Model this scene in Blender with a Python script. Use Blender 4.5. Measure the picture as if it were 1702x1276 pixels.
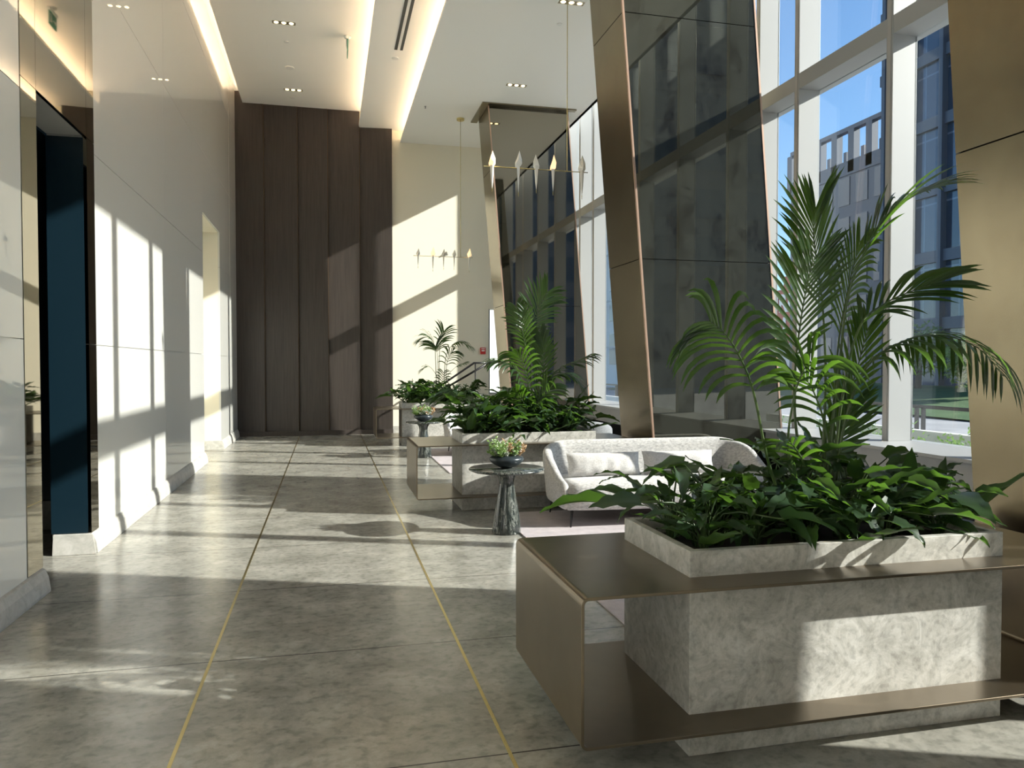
import bpy, bmesh, math, random
from mathutils import Vector, Matrix, noise
R = math.radians
S = bpy.context.scene
for o in list(bpy.data.objects): bpy.data.objects.remove(o)
COL = S.collection

# ------------------------------------------------------------------ camera
F_PX = 1270.0; IW, IH = 1702, 1276; CAM_Z = 1.5
yaw = math.atan(306/F_PX); pitch = -math.atan(33/math.hypot(F_PX, 306))
fw = Vector((math.sin(yaw)*math.cos(pitch), math.cos(yaw)*math.cos(pitch), math.sin(pitch)))
rt = Vector((math.cos(yaw), -math.sin(yaw), 0)); up = rt.cross(fw)
cd = bpy.data.cameras.new('camera'); cam = bpy.data.objects.new('camera', cd); COL.objects.link(cam)
cd.sensor_fit = 'HORIZONTAL'; cd.sensor_width = 36; cd.lens = 36*F_PX/IW
cd.clip_start = .05; cd.clip_end = 2000
m = Matrix((rt, up, -fw)).transposed().to_4x4(); m.translation = Vector((0, 0, CAM_Z)); cam.matrix_world = m
S.camera = cam

def at(x, y, Y):
    """point of the plane Y=const that lies along this line of sight"""
    d = fw + rt*((x-851)/F_PX) - up*((y-638)/F_PX)
    k = Y/d.y
    return Vector((0, 0, CAM_Z)) + d*k

# ------------------------------------------------------------------ light
S.view_settings.view_transform = 'Standard'; S.view_settings.look = 'None'
S.view_settings.gamma = 1; S.view_settings.use_curve_mapping = False
S.view_settings.exposure = 0.55
S.cycles.max_bounces = 24; S.cycles.diffuse_bounces = 12; S.cycles.glossy_bounces = 8; S.cycles.transparent_max_bounces = 32
SUN = Vector((1, -.40, .53)).normalized()
SUN_E = 8.4; SKY_E = 0.155
w = bpy.data.worlds.new('world'); S.world = w; w.use_nodes = True
nt = w.node_tree; bg = nt.nodes['Background']; sky = nt.nodes.new('ShaderNodeTexSky')
sky.sky_type = 'NISHITA'; sky.sun_disc = False; sky.sun_elevation = math.asin(SUN.z)
sky.sun_rotation = math.atan2(SUN.x, SUN.y); sky.altitude = 0; sky.air_density = 1.0; sky.dust_density = .6; sky.ozone_density = 2.0
tn = nt.nodes.new('ShaderNodeMix'); tn.data_type = 'RGBA'; tn.blend_type = 'MULTIPLY'; tn.inputs[0].default_value = 1; tn.inputs[7].default_value = (.80,.98,1.12,1)
nt.links.new(sky.outputs[0], tn.inputs[6]); nt.links.new(tn.outputs[2], bg.inputs[0]); bg.inputs[1].default_value = SKY_E
ld = bpy.data.lights.new('sun', 'SUN'); ld.energy = SUN_E; ld.angle = R(.6); ld.color = (1, .955, .86)
sun = bpy.data.objects.new('sun', ld); COL.objects.link(sun); sun.rotation_euler = SUN.to_track_quat('Z', 'Y').to_euler()

# ------------------------------------------------------------------ materials
M = {}
def mat(name, col=(.5,.5,.5), rough=.5, metal=0, spec=.5, coat=0, coat_rough=.03, emit=None, es=0, trans=0, sheen=0, sub=0):
    mt = bpy.data.materials.new(name); mt.use_nodes = True; b = mt.node_tree.nodes['Principled BSDF']
    b.inputs['Base Color'].default_value = (*col, 1); b.inputs['Roughness'].default_value = rough
    b.inputs['Metallic'].default_value = metal; b.inputs['Specular IOR Level'].default_value = spec
    b.inputs['Coat Weight'].default_value = coat; b.inputs['Coat Roughness'].default_value = coat_rough
    if sheen: b.inputs['Sheen Weight'].default_value = sheen
    if emit: b.inputs['Emission Color'].default_value = (*emit, 1); b.inputs['Emission Strength'].default_value = es
    M[name] = mt; return mt
def nodes(mt): return mt.node_tree.nodes, mt.node_tree.links, mt.node_tree.nodes['Principled BSDF']
def noise_col(mt, stops, scale=4, detail=8, rough=.6, dist=0, stretch=(1,1,1), bump=0, bscale=None, speck=None, coord='Object'):
    n, l, b = nodes(mt)
    tc = n.new('ShaderNodeTexCoord'); mp = n.new('ShaderNodeMapping'); mp.inputs['Scale'].default_value = stretch
    l.new(tc.outputs[coord], mp.inputs[0])
    nz = n.new('ShaderNodeTexNoise'); nz.inputs['Scale'].default_value = scale; nz.inputs['Detail'].default_value = detail
    nz.inputs['Roughness'].default_value = rough; nz.inputs['Distortion'].default_value = dist; l.new(mp.outputs[0], nz.inputs[0])
    cr = n.new('ShaderNodeValToRGB'); e = cr.color_ramp.elements
    e[0].position, e[0].color = stops[0][0], (*stops[0][1], 1); e[1].position, e[1].color = stops[-1][0], (*stops[-1][1], 1)
    for p, c in stops[1:-1]:
        k = e.new(p); k.color = (*c, 1)
    l.new(nz.outputs[0], cr.inputs[0]); out = cr.outputs[0]
    if speck:
        n2 = n.new('ShaderNodeTexNoise'); n2.inputs['Scale'].default_value = speck[0]; n2.inputs['Detail'].default_value = 6; l.new(mp.outputs[0], n2.inputs[0])
        c2 = n.new('ShaderNodeValToRGB'); c2.color_ramp.elements[0].position = speck[1]; c2.color_ramp.elements[1].position = speck[2]
        c2.color_ramp.elements[0].color = (*[speck[3]]*3, 1); c2.color_ramp.elements[1].color = (1, 1, 1, 1); l.new(n2.outputs[0], c2.inputs[0])
        mx = n.new('ShaderNodeMix'); mx.data_type = 'RGBA'; mx.blend_type = 'MULTIPLY'; mx.inputs[0].default_value = 1
        l.new(out, mx.inputs[6]); l.new(c2.outputs[0], mx.inputs[7]); out = mx.outputs[2]
    l.new(out, b.inputs['Base Color'])
    if bump:
        bp = n.new('ShaderNodeBump'); bp.inputs['Strength'].default_value = bump; bp.inputs['Distance'].default_value = .01
        if bscale:
            n3 = n.new('ShaderNodeTexNoise'); n3.inputs['Scale'].default_value = bscale; n3.inputs['Detail'].default_value = 4; l.new(mp.outputs[0], n3.inputs[0]); l.new(n3.outputs[0], bp.inputs['Height'])
        else: l.new(nz.outputs[0], bp.inputs['Height'])
        l.new(bp.outputs[0], b.inputs['Normal'])
    return out

mat('lacquer', (.66,.655,.62), .35, coat=1, coat_rough=.015)
mat('cream_plaster', (.78,.74,.62), .6); mat('ceiling_white', (.90,.895,.86), .7)
mat('navy', (.006,.019,.030), .3, coat=.35, coat_rough=.05)
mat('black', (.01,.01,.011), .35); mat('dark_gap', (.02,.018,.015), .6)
mat('frame_white', (.37,.375,.375), .4); mat('frame_shade', (.42,.41,.40), .5)
mat('brass', (.72,.60,.28), .25, 1); mat('led', (1,.8,.6), .5, emit=(1,.78,.56), es=13.0)
mat('lamp_glow', (1,.9,.7), .4, emit=(1,.80,.42), es=4)
mat('lamp_housing', (.45,.40,.30), .3, .8)
mat('red', (.55,.03,.03), .4); mat('white_plastic', (.8,.8,.78), .4); mat('green_sign', (.02,.28,.16), .4)
mat('steel_dark', (.035,.033,.035), .35, .6)
mat('ground', (.62,.61,.58), .9); mat('soil', (.03,.022,.016), .95)
mat('bird_paper', (.88,.87,.82), .35); mat('bird_lit', (.9,.8,.65), .4, emit=(1,.62,.3), es=.8)
mt = mat('stone', rough=.42)
noise_col(mt, [(.30,(.25,.245,.22)),(.48,(.42,.41,.38)),(.62,(.56,.55,.52)),(.8,(.68,.67,.64))], 6.5, 14, .78, 1.1, speck=(34,.36,.50,.78), bump=.03)
# floor : polished stone slabs with fine joints
mt = mat('floor_stone', rough=.2, spec=.6)
out = noise_col(mt, [(.28,(.175,.168,.14)),(.48,(.275,.267,.235)),(.66,(.39,.38,.335)),(.85,(.52,.505,.455))], 3.2, 14, .74, .35, stretch=(.9,1.0,1), speck=(22,.34,.50,.74))
n, l, b = nodes(mt)
geo = n.new('ShaderNodeNewGeometry'); sp = n.new('ShaderNodeSeparateXYZ'); l.new(geo.outputs['Position'], sp.inputs[0])
def mth(op, a, b_=None, c=None):
    k = n.new('ShaderNodeMath'); k.operation = op
    for i, v in enumerate((a, b_, c)):
        if v is None: continue
        if isinstance(v, (int, float)): k.inputs[i].default_value = v
        else: l.new(v, k.inputs[i])
    return k.outputs[0]
q = mth('SUBTRACT', sp.outputs[1], 2.83-1.237*8); q = mth('DIVIDE', q, 1.237); q = mth('FRACT', q)
line = mth('LESS_THAN', q, .007)
mx = n.new('ShaderNodeMix'); mx.data_type = 'RGBA'; l.new(line, mx.inputs[0]); l.new(out, mx.inputs[6]); mx.inputs[7].default_value = (.05,.045,.04,1)
l.new(mx.outputs[2], b.inputs['Base Color'])
nz = n.new('ShaderNodeTexNoise'); nz.inputs['Scale'].default_value = 3; nz.inputs['Detail'].default_value = 8; l.new(geo.outputs['Position'], nz.inputs[0])
rr = n.new('ShaderNodeMapRange'); rr.inputs[3].default_value = .15; rr.inputs[4].default_value = .30; l.new(nz.outputs[0], rr.inputs[0]); l.new(rr.outputs[0], b.inputs['Roughness'])
mt = mat('baseboard_stone', rough=.35); noise_col(mt, [(.3,(.30,.295,.27)),(.55,(.44,.43,.40)),(.8,(.56,.55,.52))], 9, 10, .7, .8)
mt = mat('wood_dark', rough=.5); noise_col(mt, [(.3,(.032,.025,.022)),(.7,(.056,.044,.038))], 3, 8, .6, .2, stretch=(14,14,.5))
mt = mat('bronze', (.36,.31,.23), .26, 1)
noise_col(mt, [(.3,(.235,.195,.13)),(.75,(.30,.255,.17))], 2.2, 6, .6, .3)
mt = mat('bench_bronze', rough=.30, metal=.9); noise_col(mt, [(.3,(.175,.142,.100)),(.75,(.235,.19,.135))], 2.5, 8, .6, .3)
mat('bronze_mirror', (.36,.33,.27), .025, 1)
mat('copper_edge', (.62,.42,.32), .35, .7)
# mirror glass over raw concrete, with smudges
mt = mat('smoked_mirror', rough=.03, metal=1)
n, l, b = nodes(mt)
tc = n.new('ShaderNodeTexCoord'); nz = n.new('ShaderNodeTexNoise'); nz.inputs['Scale'].default_value = 1.6; nz.inputs['Detail'].default_value = 10; nz.inputs['Roughness'].default_value = .75; nz.inputs['Distortion'].default_value = .4
mp = n.new('ShaderNodeMapping'); mp.inputs['Scale'].default_value = (1.6, 1.6, 1); l.new(tc.outputs['Object'], mp.inputs[0]); l.new(mp.outputs[0], nz.inputs[0])
cr = n.new('ShaderNodeValToRGB'); cr.color_ramp.elements[0].position = .36; cr.color_ramp.elements[0].color = (.016,.014,.011,1); cr.color_ramp.elements[1].position = .50; cr.color_ramp.elements[1].color = (.048,.051,.043,1); l.new(nz.outputs[0], cr.inputs[0])
dif = n.new('ShaderNodeBsdfDiffuse'); l.new(cr.outputs[0], dif.inputs[0])
gl = n.new('ShaderNodeBsdfGlossy'); gl.inputs['Roughness'].default_value = .01; gl.inputs[0].default_value = (.26,.255,.215,1)
mixs = n.new('ShaderNodeMixShader'); mixs.inputs[0].default_value = .52
l.new(dif.outputs[0], mixs.inputs[1]); l.new(gl.outputs[0], mixs.inputs[2]); l.new(mixs.outputs[0], n['Material Output'].inputs[0])
def glass_mat(name, tint, f0, f1):
    mt = bpy.data.materials.new(name); mt.use_nodes = True; n = mt.node_tree.nodes; l = mt.node_tree.links; n.remove(n['Principled BSDF'])
    tr = n.new('ShaderNodeBsdfTransparent'); tr.inputs[0].default_value = (*tint, 1); g = n.new('ShaderNodeBsdfGlossy'); g.inputs['Roughness'].default_value = 0; g.inputs[0].default_value = (.9,.95,1,1)
    lw = n.new('ShaderNodeLayerWeight'); lw.inputs[0].default_value = .35; mr = n.new('ShaderNodeMapRange'); mr.inputs[3].default_value = f0; mr.inputs[4].default_value = f1
    l.new(lw.outputs[1], mr.inputs[0]); mxx = n.new('ShaderNodeMixShader'); l.new(mr.outputs[0], mxx.inputs[0]); l.new(tr.outputs[0], mxx.inputs[1]); l.new(g.outputs[0], mxx.inputs[2])
    l.new(mxx.outputs[0], n['Material Output'].inputs[0]); M[name] = mt
glass_mat('glass', (.96,.98,.985), .015, .16)
mt = mat('tower_glass', (.02,.05,.10), .08, coat=0, spec=.8)
n, l, b = nodes(mt)
tc = n.new('ShaderNodeTexCoord'); bk = n.new('ShaderNodeTexBrick'); bk.inputs['Scale'].default_value = 1; bk.offset = 0
bk.inputs['Color1'].default_value = (.010,.028,.060,1); bk.inputs['Color2'].default_value = (.035,.075,.135,1); bk.inputs['Mortar'].default_value = (.10,.14,.20,1)
bk.inputs['Mortar Size'].default_value = .05; bk.inputs['Brick Width'].default_value = 1.2; bk.inputs['Row Height'].default_value = 3.4
mp = n.new('ShaderNodeMapping'); mp.inputs['Rotation'].default_value = (0, R(90), R(90))
sx = n.new('ShaderNodeSeparateXYZ'); cx = n.new('ShaderNodeCombineXYZ'); ad = n.new('ShaderNodeMath'); ad.operation = 'ADD'
l.new(tc.outputs['Object'], sx.inputs[0]); l.new(sx.outputs[0], ad.inputs[0]); l.new(sx.outputs[1], ad.inputs[1]); l.new(ad.outputs[0], cx.inputs[0]); l.new(sx.outputs[2], cx.inputs[1])
l.new(cx.outputs[0], bk.inputs[0]); l.new(bk.outputs[0], b.inputs['Base Color'])
mat('tower_frame', (.07,.09,.13), .5); mat('office_wall', (.075,.095,.135), .6); mat('office_pane', (.03,.06,.11), .1)
mt = mat('brick', rough=.85); noise_col(mt, [(.3,(.36,.10,.07)),(.7,(.50,.16,.11))], 1.5, 4)
mat('letter_white', (.85,.83,.80), .6); mat('pale_wall', (.62,.62,.60), .8); mat('garden_white', (.85,.84,.80), .8); mat('pale_pane', (.16,.20,.24), .2); mat('scaffold', (.35,.36,.38), .5)
mt = mat('lawn', rough=.95); noise_col(mt, [(.3,(.03,.075,.02)),(.7,(.06,.12,.035))], .8, 8)
mt = mat('asphalt', rough=.9); noise_col(mt, [(.3,(.24,.24,.25)),(.7,(.36,.36,.37))], .6, 8)
mt = mat('marble_dark', rough=.16, coat=.4)
noise_col(mt, [(.35,(.008,.011,.011)),(.50,(.028,.034,.031)),(.535,(.20,.21,.19)),(.56,(.02,.024,.022)),(.64,(.09,.097,.088)),(.68,(.012,.015,.015))], 4.2, 10, .66, 1.4, stretch=(3.4,3.4,.5))
mt = mat('fabric', rough=.95, sheen=.3); noise_col(mt, [(.35,(.30,.292,.285)),(.65,(.54,.53,.515))], 34, 5, .6, 0, stretch=(1,1,2.4), bump=.25, bscale=220)
mt = mat('fabric_pillow', rough=.95, sheen=.3); noise_col(mt, [(.35,(.40,.387,.38)),(.65,(.56,.548,.535))], 90, 3, .6, 0, bump=.2, bscale=250)
mt = mat('fabric_grey', rough=.95, sheen=.2); noise_col(mt, [(.3,(.16,.17,.18)),(.7,(.24,.25,.26))], 60, 3)
mt = mat('rug', rough=1); noise_col(mt, [(.3,(.37,.33,.345)),(.7,(.50,.455,.47))], 7, 8, .7, 0, bump=.3, bscale=200)
mat('bronze_dark', (.11,.075,.045), .45, .6); mat('bowl_black', (.02,.027,.032), .28)
def leaf_mat(name, c0, c1, tr, rough=.32, scale=6):
    mt = bpy.data.materials.new(name); mt.use_nodes = True; n = mt.node_tree.nodes; l = mt.node_tree.links; b = n['Principled BSDF']
    tc = n.new('ShaderNodeTexCoord'); nz = n.new('ShaderNodeTexNoise'); nz.inputs['Scale'].default_value = scale; nz.inputs['Detail'].default_value = 4; l.new(tc.outputs['Object'], nz.inputs[0])
    cr = n.new('ShaderNodeValToRGB'); cr.color_ramp.elements[0].position = .35; cr.color_ramp.elements[1].position = .68
    cr.color_ramp.elements[0].color = (*c0, 1); cr.color_ramp.elements[1].color = (*c1, 1); l.new(nz.outputs[0], cr.inputs[0]); l.new(cr.outputs[0], b.inputs['Base Color'])
    b.inputs['Roughness'].default_value = rough; b.inputs['Specular IOR Level'].default_value = .55
    t = n.new('ShaderNodeBsdfTranslucent'); t.inputs[0].default_value = (*tr, 1)
    mxx = n.new('ShaderNodeMixShader'); mxx.inputs[0].default_value = .28; l.new(b.outputs[0], mxx.inputs[1]); l.new(t.outputs[0], mxx.inputs[2]); l.new(mxx.outputs[0], n['Material Output'].inputs[0]); M[name] = mt
leaf_mat('philodendron_leaf', (.014,.034,.016), (.036,.072,.030), (.13,.28,.03), rough=.36)
leaf_mat('palm_leaf', (.009,.025,.010), (.022,.050,.017), (.17,.36,.03))
leaf_mat('stalk_green', (.045,.085,.03), (.10,.15,.05), (.1,.2,.04))
leaf_mat('shrub_leaf', (.05,.12,.03), (.14,.24,.06), (.25,.45,.08))
leaf_mat('succulent_leaf', (.10,.20,.05), (.30,.40,.14), (.3,.5,.1), scale=30)
leaf_mat('succulent_grey', (.20,.24,.20), (.45,.45,.40), (.3,.4,.2), scale=30)
leaf_mat('succulent_red', (.26,.17,.09), (.42,.30,.17), (.6,.3,.1), scale=30)

# ------------------------------------------------------------------ mesh helpers
class MB:
    def __init__(s): s.v = []; s.f = []
    def add(s, vs, fs):
        o = len(s.v); s.v += [tuple(v) for v in vs]; s.f += [tuple(i+o for i in f) for f in fs]; return s
    def box(s, x0, x1, y0, y1, z0, z1):
        return s.add([(x0,y0,z0),(x1,y0,z0),(x1,y1,z0),(x0,y1,z0),(x0,y0,z1),(x1,y0,z1),(x1,y1,z1),(x0,y1,z1)],
            [(0,3,2,1),(4,5,6,7),(0,1,5,4),(1,2,6,5),(2,3,7,6),(3,0,4,7)])
    def hexa(s, lo, hi):
        return s.add(list(lo)+list(hi), [(0,3,2,1),(4,5,6,7),(0,1,5,4),(1,2,6,5),(2,3,7,6),(3,0,4,7)])
    def tube(s, pts, rad, seg=8, cap=True):
        pts = [Vector(p) for p in pts]; n = len(pts); rr = rad if isinstance(rad, (list, tuple)) else [rad]*n
        vs = []; ref = None
        for i, p in enumerate(pts):
            t = (pts[min(i+1, n-1)]-pts[max(i-1, 0)]).normalized()
            if ref is None: ref = t.orthogonal().normalized()
            ref = (ref - t*ref.dot(t)); ref = ref.normalized() if ref.length > 1e-6 else t.orthogonal().normalized()
            bn = t.cross(ref)
            for k in range(seg):
                a = 2*math.pi*k/seg; vs.append(p+(ref*math.cos(a)+bn*math.sin(a))*rr[i])
        fs = [(i*seg+k, i*seg+(k+1)%seg, (i+1)*seg+(k+1)%seg, (i+1)*seg+k) for i in range(n-1) for k in range(seg)]
        if cap: fs += [tuple(range(seg))[::-1], tuple((n-1)*seg+k for k in range(seg))]
        return s.add(vs, fs)
    def lathe(s, prof, c=(0,0,0), seg=40):
        vs = []; n = len(prof)
        for r, z in prof:
            for k in range(seg):
                a = 2*math.pi*k/seg; vs.append((c[0]+r*math.cos(a), c[1]+r*math.sin(a), c[2]+z))
        fs = [(i*seg+k, i*seg+(k+1)%seg, (i+1)*seg+(k+1)%seg, (i+1)*seg+k) for i in range(n-1) for k in range(seg)]
        if prof[0][0] > 1e-4: fs.append(tuple(range(seg))[::-1])
        if prof[-1][0] > 1e-4: fs.append(tuple((n-1)*seg+k for k in range(seg)))
        return s.add(vs, fs)
    def build(s, name, mt, parent=None, smooth=False, bevel=0, sub=0, label=None):
        me = bpy.data.meshes.new(name); me.from_pydata(s.v, [], s.f); me.validate(); me.update()
        o = bpy.data.objects.new(name, me); COL.objects.link(o)
        for k in (mt if isinstance(mt, (list, tuple)) else [mt]): me.materials.append(M[k])
        if parent is not None: o.parent = parent
        if smooth: me.polygons.foreach_set('use_smooth', [True]*len(me.polygons))
        if bevel:
            b = o.modifiers.new('bevel', 'BEVEL'); b.width = bevel; b.segments = 3; b.limit_method = 'ANGLE'
        if sub:
            b = o.modifiers.new('subsurf', 'SUBSURF'); b.levels = sub; b.render_levels = sub
        if label: o['label'] = label
        return o
def tag(o, label, cat, group=None, kind=None):
    o['label'] = label; o['category'] = cat
    if group: o['group'] = group
    if kind: o['kind'] = kind
    return o
def thing(name, label, cat, loc=(0,0,0), rz=0, group=None):
    o = bpy.data.objects.new(name, None); o.empty_display_size = .1; COL.objects.link(o); o.location = loc; o.rotation_euler = (0,0,rz)
    return tag(o, label, cat, group)
def struct(o): o['kind'] = 'structure'; return o
def sbox(name, mt, *b, bevel=0): return struct(MB().box(*b).build(name, mt, bevel=bevel))
def dup(root, loc, rz=0, scale=1, label=None, group=None):
    r = root.copy(); COL.objects.link(r); r.location = loc; r.rotation_euler = (0,0,rz); r.scale = (scale,)*3
    if label: r['label'] = label
    if group: r['group'] = group
    for ch in list(root.children):
        c = ch.copy(); COL.objects.link(c); c.parent = r
        for g in list(ch.children):
            d = g.copy(); COL.objects.link(d); d.parent = c
    return r

# ------------------------------------------------------------------ room shell
XL = -1.84; XG = 5.30; XF = 5.05; YF = 16.85; YB = -6.0; H1 = 6.90; H2 = 6.58; H3 = 6.33; XC = 4.84
sbox('floor', 'floor_stone', -4.2, 5.3, YB, YF+.1, -.12, 0)
for i, x in enumerate((-.585, .675)):
    sbox('trim_%d' % (i+1), 'brass', x-.0075, x+.0075, YB, YF-.12, -.02, .0015)
# left wall, lacquered panels with open joints
wl = MB()
def wall_run(mb, y0, y1, z0=.0, z1=7.15, splits=(1.66, 3.21, 4.76, 6.31)):
    zs = [z0]+[z for z in splits if z0 < z < z1]+[z1]
    for a, b in zip(zs[:-1], zs[1:]): mb.box(XL-.03, XL, y0, y1, a+.0025, b-.0025)
O1a, O1b, O1h = 5.60, 6.67, 3.285; O2a, O2b, O2h = 12.45, 14.32, 3.82
for y0, y1 in ((YB, -1.2), (-1.2, 2.07), (2.07, 5.34), (6.87, 9.66), (9.66, O2a)): wall_run(wl, y0+.002, y1-.002)
wall_run(wl, O2a, O2b, z0=O2h); wall_run(wl, O2b, 15.75); wall_run(wl, 15.78, YF)
wlo = struct(wl.build('wall_left', 'lacquer'))
# backing behind joints
bk = MB()
for y0, y1, z0 in ((YB, O1a-.26, 0), (O1b+.2, O2a-.02, 0), (O2a-.02, O2b+.02, O2h+.02), (O2b+.02, YF, 0)): bk.box(XL-.28, XL-.03, y0, y1, z0, 7.15)
bk.box(XL-.28, XL-.03, O1a-.26, O1a-.012, 0, 7.15); bk.box(XL-.28, XL-.03, O1b+.012, O1b+.2, 0, 7.15); bk.box(XL-.28, XL-.03, O1a, O1b, O1h+.012, 7.15)
bko = bk.build('wall_core', 'lacquer', wlo)
struct(bko)
# bronze portal round the lift opening
po = struct(MB().box(XL-.02, XL+.004, 5.342, O1a, .165, O1h).box(XL-.02, XL+.004, O1b, 6.868, .165, 1.66).box(XL-.02, XL+.004, O1b, 6.868, 1.664, O1h)
    .box(XL-.02, XL+.004, 5.342, 5.598, O1h+.004, 7.15).box(XL-.02, XL+.004, 5.602, 6.668, O1h+.004, 7.15).box(XL-.02, XL+.004, 6.672, 6.868, O1h+.004, 7.15).build('trim_3', 'bronze_mirror'))
# navy lining and side lobby
sbox('wall_side', 'navy', XL-.285, XL-.021, O1b, O1b+.012, .165, O1h-.002)
sbox('trim_4', 'navy', XL-.285, XL-.021, O1a-.012, O1a, .165, O1h-.002)
sbox('ceiling_side', 'navy', XL-3, XL-.29, 4.0, 7.85, O1h, O1h+.1)
sb = sbox('wall_lobby', 'navy', XL-3, XL-.28, 7.75, 7.85, 0, O1h)
sbox('wall_lobby_near', 'navy', XL-3, XL-.28, 3.9, 4.0, 0, O1h)
sbox('wall_lobby_end', 'navy', XL-3.1, XL-3, 3.9, 7.85, 0, O1h)
sbox('baseboard_lobby', 'baseboard_stone', XL-3, XL-.28, 7.72, 7.75, 0, .26)
# second recess
sbox('wall_recess', 'cream_plaster', XL-.6, XL-.55, O2a-.2, O2b+.2, 0, 4.0)
# far jamb/near jamb of second recess in cream plaster
sbox('trim_5', 'cream_plaster', XL-.56, XL-.031, O2b, O2b+.02, 0, O2h); sbox('trim_6', 'cream_plaster', XL-.56, XL-.031, O2a-.02, O2a, 0, O2h)
sbox('ceiling_recess', 'cream_plaster', XL-.56, XL-.031, O2a, O2b, O2h, O2h+.02)
# sloped stone baseboards
def baseb(name, y0, y1, ret0=0, ret1=0):
    prof = [(0,0),(.05,0),(.05,.02),(.038,.10),(.018,.150),(0,.162)]
    mb = MB(); n = len(prof)
    mb.add([(XL+a, y0, z) for a, z in prof]+[(XL+a, y1, z) for a, z in prof], [(i, (i+1)%n, n+(i+1)%n, n+i) for i in range(n)]+[tuple(range(n))[::-1], tuple(range(n, 2*n))])
    for y, s_ in ((y0, ret0), (y1, ret1)):
        if s_: # return across the jamb
            d = .045*s_
            mb.add([(XL-.27, y, 0), (XL, y, 0), (XL, y, .162), (XL-.27, y, .162), (XL-.27, y+d, 0), (XL+.05, y+d, 0), (XL+.018, y+d*.4, .155), (XL-.27, y+d*.4, .158)],
                   [(0,3,2,1),(4,5,6,7),(0,1,5,4),(1,2,6,5),(2,3,7,6),(3,0,4,7)])
    return struct(mb.build(name, 'baseboard_stone', bevel=.004))
baseb('baseboard_left_near', YB, O1a, 0, 0); baseb('baseboard_left', O1b, O2a, -1, 0); baseb('baseboard_left_far', O2b, YF-.1, -1, 0)
# far wall: shingled dark timber panels with brass reveals, then cream plaster
sbox('wall_far', 'cream_plaster', XL-.3, 3.52, YF, YF+.25, 0, 7.15)
wx = [XL, -1.28, -.60, .02, .68, 1.375]
for i in range(5):
    a, b_ = wx[i], wx[i+1]; top = 7.15 if i == 0 else (6.95 if i < 4 else H2-.0)
    o = MB().hexa([(a,YF-.035,.10),(b_-.004,YF-.11,.10),(b_-.004,YF,.10),(a,YF,.10)], [(a,YF-.035,top),(b_-.004,YF-.11,top),(b_-.004,YF,top),(a,YF,top)]).build('wall_far_panel', 'wood_dark'); struct(o)
    if i < 4: struct(MB().box(b_-.004, b_+.008, YF-.075, YF-.001, .10, H1).build('trim_%d' % (7+i), 'bronze_dark'))
sbox('baseboard_far', 'wood_dark', XL, 1.375, YF-.12, YF, 0, .10)
sbox('baseboard_far_right', 'baseboard_stone', 1.375, 3.52, YF-.03, YF, 0, .16)
# wall above / beside the end window
sbox('wall_far_low', 'cream_plaster', 3.52, XG+.1, YF, YF+.25, 0, .83); sbox('wall_far_high', 'cream_plaster', 3.52, XG+.1, YF, YF+.25, 2.75, 7.3)
wn = struct(MB().box(3.52, XG, YF+.10, YF+.115, .83, 2.75).build('window_1', 'glass'))
wfm = MB(); wfm.box(3.52, 3.56, YF+.06, YF+.16, .83, 2.75).box(3.56, XG, YF+.06, YF+.16, .83, .87).build('window_frame', 'frame_white', wn)
# back of the hall behind the viewer
sbox('wall_back', 'cream_plaster', XL-.3, XG+.1, YB-.2, YB, 0, 7.3)
# ceilings, stepping down towards the glass, with lit coves
sbox('ceiling', 'ceiling_white', XL-.03, XC, YB, YF, 7.15, 7.25)
sbox('ceiling_main', 'ceiling_white', XL+.16, 1.02, YB, YF-.10, H1, H1+.05)
sbox('ceiling_strip', 'ceiling_white', .672, 1.90, YB, YF-.0, H2, H2+.05)
sbox('ceiling_window', 'ceiling_white', 1.56, XC, YB, YF, H3, H3+.05)
sbox('trim_11', 'ceiling_white', XL+.16, XL+.175, YB, YF-.10, H1+.05, H1+.11)
sbox('trim_12', 'ceiling_white', 1.02, 1.05, YB, YF, H2+.05, 7.15); sbox('trim_13', 'ceiling_white', 1.90, 1.93, YB, YF, H3+.05, 7.15)
sbox('trim_14', 'ceiling_white', XC-.06, XC, YB, YF, H3, 7.25)
def led(name, label, x0, x1, z0, z1):
    return tag(MB().box(x0, x1, YB+.1, YF-.2, z0, z1).build(name, 'led'), label, 'strip light')
led('cove_light', 'warm strip light hidden in the ceiling cove above the white lacquered wall', XL+.27, XL+.29, H1+.06, H1+.08)
led('cove_light', 'warm strip light in the cove between the highest ceiling and the middle ceiling strip', .96, .98, H2+.06, H2+.08)
led('cove_light', 'warm strip light in the cove between the middle ceiling strip and the window-side ceiling', 1.84, 1.86, H3+.06, H3+.08)

# ------------------------------------------------------------------ glass front
sbox('wall_right_low', 'frame_white', 4.72, XG+.12, YB, YF, .50, .76)
sbox('trim_15', 'frame_white', 4.65, XG+.12, YB, YF, .76, .79, bevel=.004)
sbox('wall_right_base', 'black', 4.90, XG+.12, YB, YF, 0, .50)
sbox('wall_right_end', 'frame_white', XF, XG+.1, 15.95, YF+.25, .79, 8.6)
fins = [-5.7,-4.93,-3.47,-2.01,-.55,.91,1.70,3.16,4.62,6.06,7.50,8.29,9.75,11.2,12.67,14.16,14.98]
for i, y in enumerate(fins):
    o = struct(MB().box(XF, XG+.012, y, y+.085, .79, 8.6).build('trim_%d' % (20+i), 'frame_white', bevel=.003))
    struct(MB().box(XF-.006, XF, y+.02, y+.065, .79, 8.6).build('joint_cover', 'frame_shade', o))
for j, (z0, z1) in enumerate(((4.53, 4.70), (7.9, 8.05))):
    struct(MB().box(XF+.004, XG+.096, YB, 15.95, z0, z1).build('trim_%d' % (50+j), 'frame_shade' if 0 else 'frame_white', bevel=.003))
edges = [YB]+fins+[15.95]
wi = 2
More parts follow.
